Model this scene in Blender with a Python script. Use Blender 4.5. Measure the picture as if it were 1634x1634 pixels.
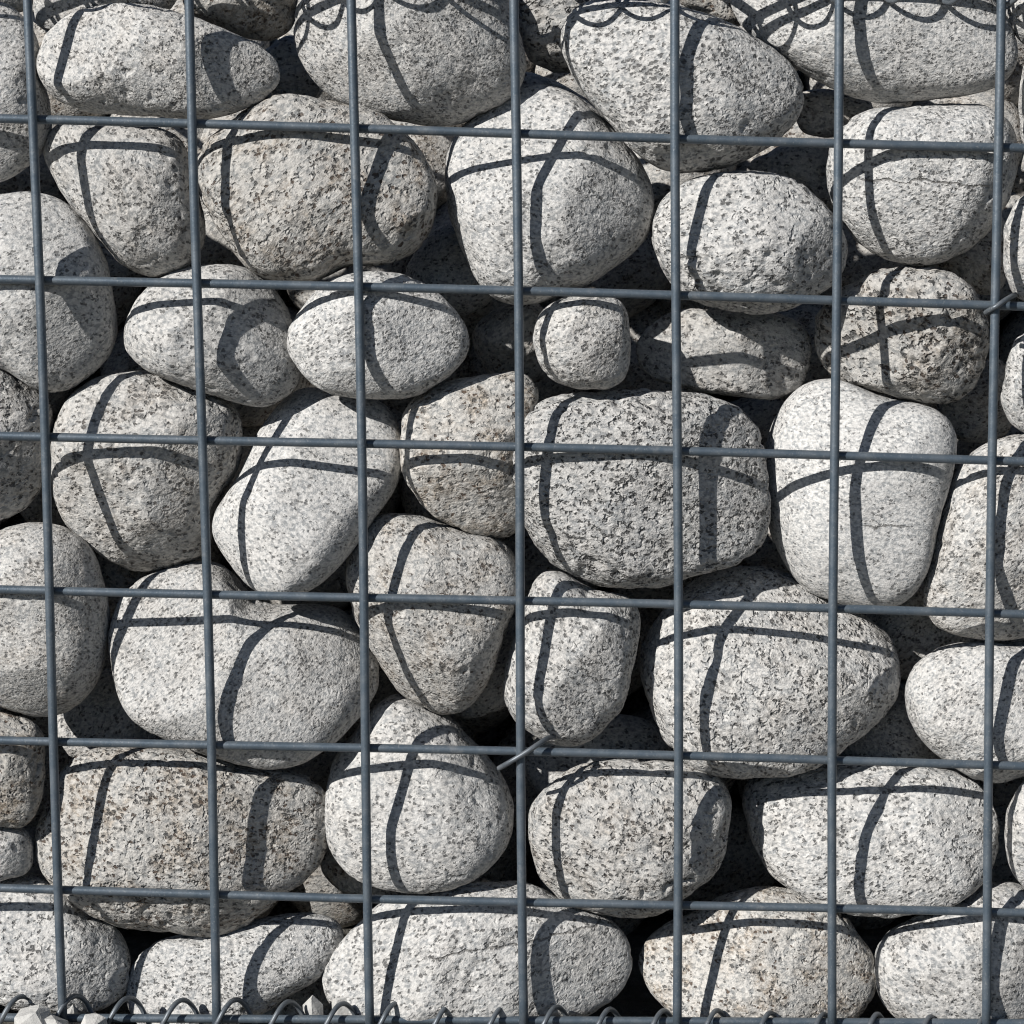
import bpy, bmesh, math, random
import numpy as np
from mathutils import Matrix, Vector

scene = bpy.context.scene
for o in list(bpy.data.objects):
    bpy.data.objects.remove(o)
col = scene.collection

# ------------------------------------------------------------------ camera
cam_data = bpy.data.cameras.new('camera')
cam_data.sensor_width = 36
cam_data.lens = 77.11
cam_data.clip_start = 0.05
cam_data.clip_end = 500
cam = bpy.data.objects.new('camera', cam_data)
col.objects.link(cam)
right, fwd, up = (0.999945, 0.000255, -0.010443), (-0.001451, 0.993396, -0.114727), (0.010345, 0.114736, 0.993342)
cam.matrix_world = Matrix(((right[0], up[0], -fwd[0], -0.00263),
                           (right[1], up[1], -fwd[1], -1.38163),
                           (right[2], up[2], -fwd[2], 0.16874),
                           (0, 0, 0, 1)))
scene.camera = cam

# ------------------------------------------------------------------ sky, sun, exposure
SUN_X, SUN_Z = 1.05, 0.82          # shadow run to the right / down per unit of depth
sun_dir = Vector((SUN_X, 1.0, -SUN_Z)).normalized()
elev = math.asin(-sun_dir.z)
world = bpy.data.worlds.new('World')
scene.world = world
world.use_nodes = True
wn = world.node_tree.nodes
wl = world.node_tree.links
wn.clear()
sky = wn.new('ShaderNodeTexSky')
sky.sky_type = 'NISHITA'
sky.sun_disc = False
sky.altitude = 600                # dry, clear hill air: a deep blue sky
sky.air_density = 0.7
sky.dust_density = 0.3
sky.sun_elevation = elev
sky.sun_rotation = math.atan2(-sun_dir.x, -sun_dir.y)
bg = wn.new('ShaderNodeBackground')
bg.inputs['Strength'].default_value = 0.05
wo = wn.new('ShaderNodeOutputWorld')
wl.new(sky.outputs['Color'], bg.inputs['Color'])
wl.new(bg.outputs['Background'], wo.inputs['Surface'])

sun_data = bpy.data.lights.new('sun', 'SUN')
sun_data.energy = 5.0
sun_data.angle = math.radians(0.53)
sun_data.color = (1.0, 0.975, 0.945)
sun = bpy.data.objects.new('sun', sun_data)
sun.rotation_euler = sun_dir.to_track_quat('-Z', 'Y').to_euler()
sun.location = (-3, -3, 3)
col.objects.link(sun)

vs = scene.view_settings
vs.view_transform = 'Standard'
vs.look = 'None'
vs.exposure = 0.2
vs.gamma = 1.0
vs.use_curve_mapping = False
scene.cycles.max_bounces = 5
scene.cycles.diffuse_bounces = 1
scene.cycles.filter_width = 1.1
scene.cycles.use_adaptive_sampling = True
scene.cycles.adaptive_threshold = 0.02

# ------------------------------------------------------------------ materials
class Nodes:
    def __init__(self, name):
        self.m = bpy.data.materials.new(name)
        self.m.use_nodes = True
        self.t = self.m.node_tree
        self.t.nodes.clear()
        self.out = self.t.nodes.new('ShaderNodeOutputMaterial')
        self.b = self.t.nodes.new('ShaderNodeBsdfPrincipled')
        self.t.links.new(self.b.outputs[0], self.out.inputs['Surface'])
    def n(self, kind, **kw):
        x = self.t.nodes.new(kind)
        for a, v in kw.items():
            setattr(x, a, v)
        return x
    def put(self, sock, v):
        if isinstance(v, bpy.types.NodeSocket):
            self.t.links.new(v, sock)
        elif v is not None:
            sock.default_value = v
    def math(self, op, a, b=None, clamp=False, c=None):
        x = self.n('ShaderNodeMath', operation=op, use_clamp=clamp)
        self.put(x.inputs[0], a)
        self.put(x.inputs[1], b)
        self.put(x.inputs[2], c)
        return x.outputs[0]
    def vmath(self, op, a, b):
        x = self.n('ShaderNodeVectorMath', operation=op)
        self.put(x.inputs[0], a)
        self.put(x.inputs[1], b)
        return x.outputs[0]
    def noise(self, vec, scale, detail=2.0, rough=0.5, dist=0.0):
        x = self.n('ShaderNodeTexNoise')
        self.put(x.inputs['Vector'], vec)
        x.inputs['Scale'].default_value = scale
        x.inputs['Detail'].default_value = detail
        x.inputs['Roughness'].default_value = rough
        x.inputs['Distortion'].default_value = dist
        return x.outputs['Fac']
    def step(self, v, lo, hi, a=0.0, b=1.0):
        x = self.n('ShaderNodeMapRange', interpolation_type='SMOOTHSTEP')
        self.put(x.inputs['Value'], v)
        self.put(x.inputs['From Min'], lo)
        self.put(x.inputs['From Max'], hi)
        self.put(x.inputs['To Min'], a)
        self.put(x.inputs['To Max'], b)
        return x.outputs['Result']
    def mix(self, f, a, b, blend='MIX'):
        x = self.n('ShaderNodeMix', data_type='RGBA', blend_type=blend)
        self.put(x.inputs[0], f)
        self.put(x.inputs[6], a if isinstance(a, bpy.types.NodeSocket) else (*a, 1))
        self.put(x.inputs[7], b if isinstance(b, bpy.types.NodeSocket) else (*b, 1))
        return x.outputs[2]
    def attr(self, name):
        x = self.n('ShaderNodeAttribute', attribute_type='OBJECT', attribute_name=name)
        return x.outputs['Fac']


def granite(name, cracked=False, plain=False):
    g = Nodes(name)
    tc = g.n('ShaderNodeTexCoord')
    oi = g.n('ShaderNodeObjectInfo')
    rot = g.n('ShaderNodeVectorRotate', rotation_type='EULER_XYZ')
    g.put(rot.inputs['Vector'], tc.outputs['Object'])
    cmb = g.n('ShaderNodeCombineXYZ')
    g.put(cmb.inputs[0], g.math('MULTIPLY', g.attr('grain'), 0.4))
    g.put(cmb.inputs[1], g.attr('grain'))
    g.put(cmb.inputs[2], g.math('MULTIPLY', g.attr('grain'), 0.7))
    g.put(rot.inputs['Rotation'], cmb.outputs[0])
    off = g.n('ShaderNodeCombineXYZ')
    g.put(off.inputs[0], g.math('MULTIPLY', oi.outputs['Random'], 7.3))
    g.put(off.inputs[1], g.math('MULTIPLY', oi.outputs['Random'], 3.1))
    g.put(off.inputs[2], g.math('MULTIPLY', oi.outputs['Random'], 5.7))
    v = g.vmath('ADD', rot.outputs[0], off.outputs[0])
    spk, warm, rgh, brt = g.attr('speckle'), g.attr('stain'), g.attr('weathering'), g.attr('paleness')
    fine = g.n('ShaderNodeVectorMath', operation='SCALE')     # worn-smooth stones show a finer grain
    g.put(fine.inputs[0], g.vmath('MULTIPLY', v, (1.0, 1.1, 1.4)))
    g.put(fine.inputs['Scale'], g.math('ADD', g.math('SUBTRACT', 1.40, g.math('MULTIPLY', rgh, 0.45)), g.math('MULTIPLY', g.math('SUBTRACT', oi.outputs['Random'], 0.5), 0.4)))
    vs_ = fine.outputs[0]                                # grains drawn out along the foliation

    n_mid = g.noise(v, 48, 2, 0.62)
    n_grain = g.noise(vs_, 330, 2.0, 0.6)
    jit = g.n('ShaderNodeTexNoise')
    g.put(jit.inputs['Vector'], vs_)
    jit.inputs['Scale'].default_value = 420
    jit.inputs['Detail'].default_value = 1.0
    js = g.n('ShaderNodeVectorMath', operation='SCALE')
    g.put(js.inputs[0], g.vmath('SUBTRACT', jit.outputs['Color'], (0.5, 0.5, 0.5)))
    js.inputs['Scale'].default_value = 0.0052
    vor = g.n('ShaderNodeTexVoronoi')
    g.put(vor.inputs['Vector'], g.vmath('ADD', vs_, js.outputs[0]))
    vor.inputs['Scale'].default_value = 290
    vcol = g.n('ShaderNodeSeparateColor')
    g.put(vcol.inputs[0], vor.outputs['Color'])
    n_quartz = g.noise(g.vmath('ADD', vs_, (3.3, 1.7, 9.1)), 200, 2.0, 0.65)

    # feldspar and quartz
    c = g.mix(g.step(n_quartz, 0.42, 0.62), (0.572, 0.563, 0.543), (0.335, 0.345, 0.348))
    c = g.mix(g.step(n_grain, 0.47, 0.66, 0.0, 0.9), c, (0.715, 0.705, 0.68))
    c = g.mix(g.step(n_grain, 0.28, 0.42, 0.55, 0.0), c, (0.20, 0.205, 0.21))
    # brown iron staining with its own outline
    st = g.math('MULTIPLY', g.math('MULTIPLY', g.step(n_mid, 0.40, 0.66), g.step(n_quartz, 0.40, 0.58, 0.15, 1.0)), warm)
    c = g.mix(g.math('MULTIPLY', warm, 0.42), c, g.mix(1.0, c, (1.0, 0.91, 0.77), 'MULTIPLY'))
    c = g.mix(g.math('MULTIPLY', st, 0.75), c, g.mix(1.0, c, (0.70, 0.53, 0.36), 'MULTIPLY'))
    # black mica
    dens = g.math('ADD', g.math('MULTIPLY', spk, 0.62), g.math('MULTIPLY', g.math('SUBTRACT', n_mid, 0.5), 1.1))
    lim = g.math('SUBTRACT', 0.82, dens)
    rad = g.step(vcol.outputs[0], lim, g.math('ADD', lim, 0.42), 0.0, 0.60)
    mica = g.step(vor.outputs['Distance'], g.math('MULTIPLY', rad, 0.55), g.math('ADD', rad, 0.02), 1.0, 0.0)
    mica = g.math('MULTIPLY', mica, g.step(rad, 0.02, 0.16))
    c = g.mix(g.math('MULTIPLY', mica, g.math('ADD', 0.70, g.math('MULTIPLY', rgh, 0.18))), c, (0.050, 0.050, 0.050))
    rust = g.math('MULTIPLY', g.math('MULTIPLY', mica, g.step(vcol.outputs[1], 0.55, 0.75)), g.step(warm, 0.15, 0.8))
    c = g.mix(g.math('MULTIPLY', rust, 0.55), c, (0.13, 0.07, 0.035))
    c = g.mix(1.0, c, brt_rgb(g, g.math('MULTIPLY', brt, 0.80)), 'MULTIPLY')

    # relief: grains standing proud, mica weathered out into pits
    h = g.math('MULTIPLY', n_grain, 0.8)
    h = g.math('SUBTRACT', h, g.math('MULTIPLY', mica, 0.55))
    if not plain:
        pit2 = g.step(g.noise(v, 165, 2, 0.6), 0.55, 0.72)
        h = g.math('SUBTRACT', h, g.math('MULTIPLY', g.math('MULTIPLY', pit2, rgh), 1.3))
    if cracked:                                          # hairline crack across the face
        sep = g.n('ShaderNodeSeparateXYZ')
        g.put(sep.inputs[0], tc.outputs['Object'])
        wob = g.math('MULTIPLY', g.math('SUBTRACT', g.noise(tc.outputs['Object'], 60, 4, 0.6), 0.5), 0.014)
        d = g.math('SUBTRACT', g.math('SUBTRACT', sep.outputs[2], g.attr('crack_level')), g.math('MULTIPLY', sep.outputs[0], g.attr('crack_slope')))
        d = g.math('ABSOLUTE', g.math('ADD', d, wob))
        span = g.step(g.math('ABSOLUTE', g.math('SUBTRACT', sep.outputs[0], g.attr('crack_mid'))), g.attr('crack_half'), g.math('ADD', g.attr('crack_half'), 0.006), 1.0, 0.0)
        crack = g.math('MULTIPLY', g.math('MULTIPLY', g.step(d, 0.0003, 0.0010, 1.0, 0.0), span), g.step(n_mid, 0.36, 0.46, 0.25, 1.0))
        c = g.mix(g.math('MULTIPLY', crack, 0.7), c, (0.07, 0.065, 0.06))
        h = g.math('SUBTRACT', h, g.math('MULTIPLY', crack, 1.2))
    g.put(g.b.inputs['Base Color'], c)
    g.put(g.b.inputs['Roughness'], g.math('ADD', 0.62, g.math('MULTIPLY', n_grain, 0.3)))
    g.b.inputs['Specular IOR Level'].default_value = 0.3
    bump = g.n('ShaderNodeBump')
    g.put(bump.inputs['Height'], h)
    g.put(bump.inputs['Strength'], g.math('ADD', 0.32, g.math('MULTIPLY', rgh, 0.60)))
    bump.inputs['Distance'].default_value = 0.0020
    g.put(g.b.inputs['Normal'], bump.outputs['Normal'])
    return g.m


def brt_rgb(g, brt):
    x = g.n('ShaderNodeCombineColor')
    for i in range(3):
        g.put(x.inputs[i], brt)
    return x.outputs[0]


def galvanised(name, base, dark):
    g = Nodes(name)
    tc = g.n('ShaderNodeTexCoord')
    geo = g.n('ShaderNodeNewGeometry')
    v = geo.outputs['Position']
    a = g.noise(v, 90, 4, 0.6)
    b = g.noise(g.vmath('MULTIPLY', v, (1.0, 1.0, 1.0)), 700, 2, 0.6)
    c = g.mix(g.step(a, 0.35, 0.68), base, dark)
    c = g.mix(g.step(b, 0.58, 0.74, 0.0, 0.5), c, (0.25, 0.26, 0.265))
    c = g.mix(g.step(g.noise(v, 38, 5, 0.7), 0.60, 0.70, 0.0, 0.45), c, (0.23, 0.24, 0.245))
    g.put(g.b.inputs['Base Color'], c)
    g.b.inputs['Metallic'].default_value = 0.4
    g.put(g.b.inputs['Roughness'], g.math('ADD', 0.34, g.math('MULTIPLY', a, 0.25)))
    bump = g.n('ShaderNodeBump')
    g.put(bump.inputs['Height'], g.noise(v, 420, 3, 0.6))
    bump.inputs['Strength'].default_value = 0.25
    bump.inputs['Distance'].default_value = 0.0006
    g.put(g.b.inputs['Normal'], bump.outputs['Normal'])
    return g.m


def limestone():
    g = Nodes('white crushed limestone')
    tc = g.n('ShaderNodeTexCoord')
    v = tc.outputs['Object']
    c = g.mix(g.step(g.noise(v, 120, 4, 0.6), 0.35, 0.7), (0.50, 0.49, 0.46), (0.36, 0.355, 0.34))
    g.put(g.b.inputs['Base Color'], c)
    g.b.inputs['Roughness'].default_value = 0.85
    bump = g.n('ShaderNodeBump')
    g.put(bump.inputs['Height'], g.noise(v, 260, 4, 0.65))
    bump.inputs['Strength'].default_value = 0.5
    bump.inputs['Distance'].default_value = 0.002
    g.put(g.b.inputs['Normal'], bump.outputs['Normal'])
    return g.m


def ground_mat():
    g = Nodes('gravelly ground')
    geo = g.n('ShaderNodeNewGeometry')
    v = geo.outputs['Position']
    c = g.mix(g.step(g.noise(v, 70, 4, 0.6), 0.4, 0.6), (0.12, 0.112, 0.095), (0.075, 0.07, 0.058))
    g.put(g.b.inputs['Base Color'], c)
    g.b.inputs['Roughness'].default_value = 0.95
    bump = g.n('ShaderNodeBump')
    g.put(bump.inputs['Height'], g.noise(v, 60, 4, 0.6))
    bump.inputs['Strength'].default_value = 0.8
    bump.inputs['Distance'].default_value = 0.01
    g.put(g.b.inputs['Normal'], bump.outputs['Normal'])
    return g.m


GRANITE = granite('speckled granite')
GRANITE_CRACKED = granite('cracked speckled granite', cracked=True)
GRANITE_PLAIN = granite('smooth speckled granite', plain=True)
WIRE = galvanised('galvanised wire', (0.080, 0.106, 0.132), (0.115, 0.138, 0.160))
THIN_WIRE = galvanised('galvanised binding wire', (0.10, 0.115, 0.13), (0.14, 0.155, 0.168))
LIMESTONE = limestone()

# ------------------------------------------------------------------ noise and mesh helpers
_perm = np.random.RandomState(11).permutation(4096)
_grad = np.random.RandomState(12).normal(size=(4096, 3))
_grad /= np.linalg.norm(_grad, axis=1)[:, None]

def gnoise(p):
    i = np.floor(p).astype(np.int64)
    f = p - i
    u = f * f * f * (f * (f * 6 - 15) + 10)
    res = np.zeros(len(p))
    for a in (0, 1):
        for b in (0, 1):
            for c in (0, 1):
                k = _perm[(_perm[(_perm[(i[:, 0] + a) & 4095] + i[:, 1] + b) & 4095] + i[:, 2] + c) & 4095]
                d = f - np.array([a, b, c])
                w = (u[:, 0] if a else 1 - u[:, 0]) * (u[:, 1] if b else 1 - u[:, 1]) * (u[:, 2] if c else 1 - u[:, 2])
                res += w * (_grad[k] * d).sum(1)
    return res * 1.5


_cs = {}
def cube_sphere(n):
    if n in _cs:
        return _cs[n]
    bm = bmesh.new()
    bmesh.ops.create_cube(bm, size=2.0)
    bmesh.ops.subdivide_edges(bm, edges=bm.edges[:], cuts=n - 1, use_grid_fill=True)
    v = np.array([q.co[:] for q in bm.verts])
    f = [[q.index for q in fc.verts] for fc in bm.faces]
    bm.free()
    v = np.tan(v * math.pi / 4)
    v /= np.linalg.norm(v, axis=1)[:, None]
    f = np.array(f, dtype=np.int32)
    _cs[n] = (v, f)
    return _cs[n]


def mesh_from(name, v, f, smooth=True):
    me = bpy.data.meshes.new(name)
    me.vertices.add(len(v))
    me.vertices.foreach_set('co', np.asarray(v, dtype=np.float32).ravel())
    k = f.shape[1]
    me.loops.add(f.size)
    me.loops.foreach_set('vertex_index', f.astype(np.int32).ravel())
    me.polygons.add(len(f))
    me.polygons.foreach_set('loop_start', np.arange(0, f.size, k, dtype=np.int32))
    me.polygons.foreach_set('use_smooth', np.full(len(f), smooth))
    me.update(calc_edges=True)
    me.validate()
    return me


def stone_shape(radii, t, tb, n, tilt, apex, rough, seed, res):
    d, f = cube_sphere(res)
    N = len(radii)
    co = np.fft.rfft(np.array(radii)) / N
    th = np.arctan2(d[:, 2], d[:, 0])
    r = np.full(len(d), co[0].real)
    for k in range(1, min(13, len(co))):
        wgt = 1.0 if k < 8 else 1.0 - (k - 7) / 7.0
        r += 2 * wgt * (co[k].real * np.cos(k * th) - co[k].imag * np.sin(k * th))
    rho = np.hypot(d[:, 0], d[:, 2])
    h = np.sqrt(np.clip(1 - rho ** n, 0, 1))
    front = d[:, 1] < 0
    y = np.where(front, -t * h, tb * h)
    x = r * rho * np.cos(th)
    z = r * rho * np.sin(th)
    lift = (h ** 2) * front
    x = x + apex[0] * lift
    z = z + apex[1] * lift
    R = np.mean(radii)
    nrm = np.stack([x / R, y / t, z / R], 1)
    nrm /= np.linalg.norm(nrm, axis=1)[:, None] + 1e-9
    p = np.stack([x, y, z], 1)
    s = np.array([seed * 13.7, seed * 5.3, seed * 9.1])
    face = 0.15 + 0.85 * h                                  # the traced outline stays put
    disp = gnoise(p / 0.062 + s) * 0.0052 * face
    disp += gnoise(p / 0.026 + s + 31) * (0.0010 + 0.0016 * rough) * face
    disp += gnoise(p / 0.011 + s + 57) * (0.00022 + 0.0013 * rough)
    m = gnoise(p / 0.0075 + s + 91)
    disp -= np.clip(m - 0.20, 0, 1) * (0.0006 + 0.0052 * rough)
    p = p + nrm * disp[:, None]
    fr = random.Random(int(seed * 1000))                    # water-worn facets on the faces
    S = np.array([R, t, R])
    q = p / S
    for _ in range(4):
        a, b = fr.uniform(0, 2 * math.pi), fr.uniform(0.45, 1.2)
        nk = np.array([math.cos(a) * math.cos(b), -math.sin(b), math.sin(a) * math.cos(b)])
        c = fr.uniform(0.84, 0.95) - 0.05 * rough
        over = q @ nk - c
        over = np.log1p(np.exp(np.clip(over / 0.022, -30, 30))) * 0.022
        q = q - nk[None, :] * (over * 0.8)[:, None] * (0.04 + 0.96 * h)[:, None]
    p = q * S
    p[:, 1] += tilt[0] * x + tilt[1] * z
    return p, f


def tube(path, rad, sides=10, closed_ends=True):
    P = np.array(path, float)
    n = len(P)
    T = np.gradient(P, axis=0)
    T /= np.linalg.norm(T, axis=1)[:, None]
    ref = np.array([0, 0, 1.0]) if abs(T[0][2]) < 0.9 else np.array([1.0, 0, 0])
    U = np.zeros_like(P)
    u = np.cross(T[0], ref)
    u /= np.linalg.norm(u)
    for i in range(n):
        u = u - T[i] * (u @ T[i])
        u /= np.linalg.norm(u)
        U[i] = u
    V = np.cross(T, U)
    a = np.arange(sides) * 2 * math.pi / sides
    verts = (P[:, None, :] + rad * (np.cos(a)[None, :, None] * U[:, None, :] + np.sin(a)[None, :, None] * V[:, None, :])).reshape(-1, 3)
    faces = []
    for i in range(n - 1):
        for j in range(sides):
            k = (j + 1) % sides
            faces.append((i * sides + j, i * sides + k, (i + 1) * sides + k, (i + 1) * sides + j))
    b = len(verts)
    verts = np.vstack([verts, P[0] - T[0] * rad * 0.5, P[-1] + T[-1] * rad * 0.5])
    tri = []
    for j in range(sides):
        k = (j + 1) % sides
        tri.append((b, k, j))
        tri.append((b + 1, (n - 1) * sides + j, (n - 1) * sides + k))
    return verts, faces, tri


def tube_object(name, path, rad, mat, parent=None, sides=12):
    P = np.array(path, float)
    origin = P.mean(0)
    v, f, t = tube(P - origin, rad, sides)
    me = bpy.data.meshes.new(name)
    me.from_pydata(v.tolist(), [], f + t)
    for q in me.polygons:
        q.use_smooth = True
    me.update()
    me.materials.append(mat)
    o = bpy.data.objects.new(name, me)
    col.objects.link(o)
    o.location = origin
    if parent:
        o.parent = parent
        o.location = Vector(origin) - parent.location
    return o


def tag(o, label=None, cat=None, group=None, kind=None):
    if label: o['label'] = label
    if cat: o['category'] = cat
    if group: o['group'] = group
    if kind: o['kind'] = kind
    return o

# ------------------------------------------------------------------ ground
GROUND_Z = -0.352
me = bpy.data.meshes.new('ground')
me.from_pydata([(-30, -30, 0), (30, -30, 0), (30, 30, 0), (-30, 30, 0)], [], [(0, 1, 2, 3)])
me.materials.append(ground_mat())
ground = bpy.data.objects.new('ground', me)
ground.location = (0, 0, GROUND_Z)
col.objects.link(ground)
tag(ground, kind='structure')

# ------------------------------------------------------------------ gabion basket
PITCH_Z, SHEAR, WR = 0.98552 * 0.1, -0.03657, 0.00295
def row_z(j, x):
    return (2.5 - j) * PITCH_Z + SHEAR * x
def base_z(x):
    return -0.3265 - 0.016 * x

basket = bpy.data.objects.new('gabion_basket', None)
basket.empty_display_size = 0.1
basket.location = (0, 0, GROUND_Z)
col.objects.link(basket)
tag(basket, 'blue-grey welded wire gabion basket of square openings in front of the stones', 'gabion basket')

rng = random.Random(4)
for i in range(-1, 8):
    x = (i - 3) * 0.1
    ph = rng.random() * 6
    amp = 0.0009
    zs = np.linspace(base_z(x) - 0.003, row_z(-1, x) + 0.006, 40)
    path = [(x + amp * math.sin(z * 9 + ph), 0.0004 * math.sin(z * 13 + ph), z) for z in zs]
    tube_object('upright_wire', path, WR, WIRE, basket)
for j in range(-1, 6):
    ph = rng.random() * 6
    xs = np.linspace(-0.50, 0.50, 60)
    path = [(x, 0.0060 + 0.0003 * math.sin(x * 15 + ph), row_z(j, x) + 0.0009 * math.sin(x * 7 + ph)) for x in xs]
    tube_object('cross_wire', path, WR * 0.96, WIRE, basket)
tube_object('base_wire', [(x, 0.0060, base_z(x)) for x in np.linspace(-0.5, 0.5, 30)], WR * 0.96, WIRE, basket)

def helix(zf, r, pitch, phase, yc):
    n = int(1.0 / pitch * 26)
    out = []
    for k in range(n + 1):
        x = -0.5 + k / n
        a = 2 * math.pi * x / pitch + phase
        out.append((x, yc - r * math.cos(a), zf(x) + r * math.sin(a)))
    return out
tube_object('spiral_binder', helix(lambda x: -0.3287 - 0.034 * x + 0.0006 * math.sin(x * 61), 0.0107, 0.0350, 1.2 + math.pi, 0.006), 0.0017, THIN_WIRE, basket, 8)
tube_object('spiral_binder', helix(lambda x: row_z(-1, x) + 0.001, 0.0125, 0.0352, 0.4, 0.006), 0.0016, THIN_WIRE, basket, 8)

# lid above the picture: its edge wires and the wires running back over the stones
for y, dz in ((0.0125, 0.0), (0.105, 0.004), (0.205, 0.005)):
    tube_object('lid_wire', [(x, y, row_z(-1, x) + 0.0065 + dz) for x in np.linspace(-0.5, 0.5, 20)], WR, WIRE, basket)
for i in range(-1, 8):
    x = (i - 3) * 0.1 + 0.012
    tube_object('lid_wire', [(x, y, row_z(-1, x) + 0.0130 + 0.004 * min(1, y * 10)) for y in np.linspace(0.0, 0.30, 12)], WR, WIRE, basket)

def smooth_path(pts, n=10):
    P = np.array(pts)
    P = np.vstack([2 * P[0] - P[1], P, 2 * P[-1] - P[-2]])
    out = []
    for i in range(1, len(P) - 2):
        a, b, c, d = P[i - 1:i + 3]
        for t in np.linspace(0, 1, n, endpoint=False):
            out.append(0.5 * (2 * b + (c - a) * t + (2 * a - 5 * b + 4 * c - d) * t * t + (3 * b - 3 * c + d - a) * t ** 3))
    out.append(P[-2])
    return out
for pts in [[(-0.0149, 0.003, -0.1573), (-0.0083, -0.0035, -0.1521), (0.001, -0.0054, -0.1461), (0.0098, -0.0028, -0.141), (0.0169, 0.008, -0.139), (0.023, 0.035, -0.1442), (0.0245, 0.07, -0.1528)], [(0.2947, 0.0035, 0.1319), (0.2964, -0.003, 0.134), (0.2998, -0.0054, 0.1363), (0.3053, -0.003, 0.1397), (0.3113, 0.006, 0.1418), (0.3199, 0.03, 0.1425), (0.3275, 0.06, 0.142)]]:
    tube_object('brace_hook', smooth_path(pts), 0.0017, THIN_WIRE, basket, 10)

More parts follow.
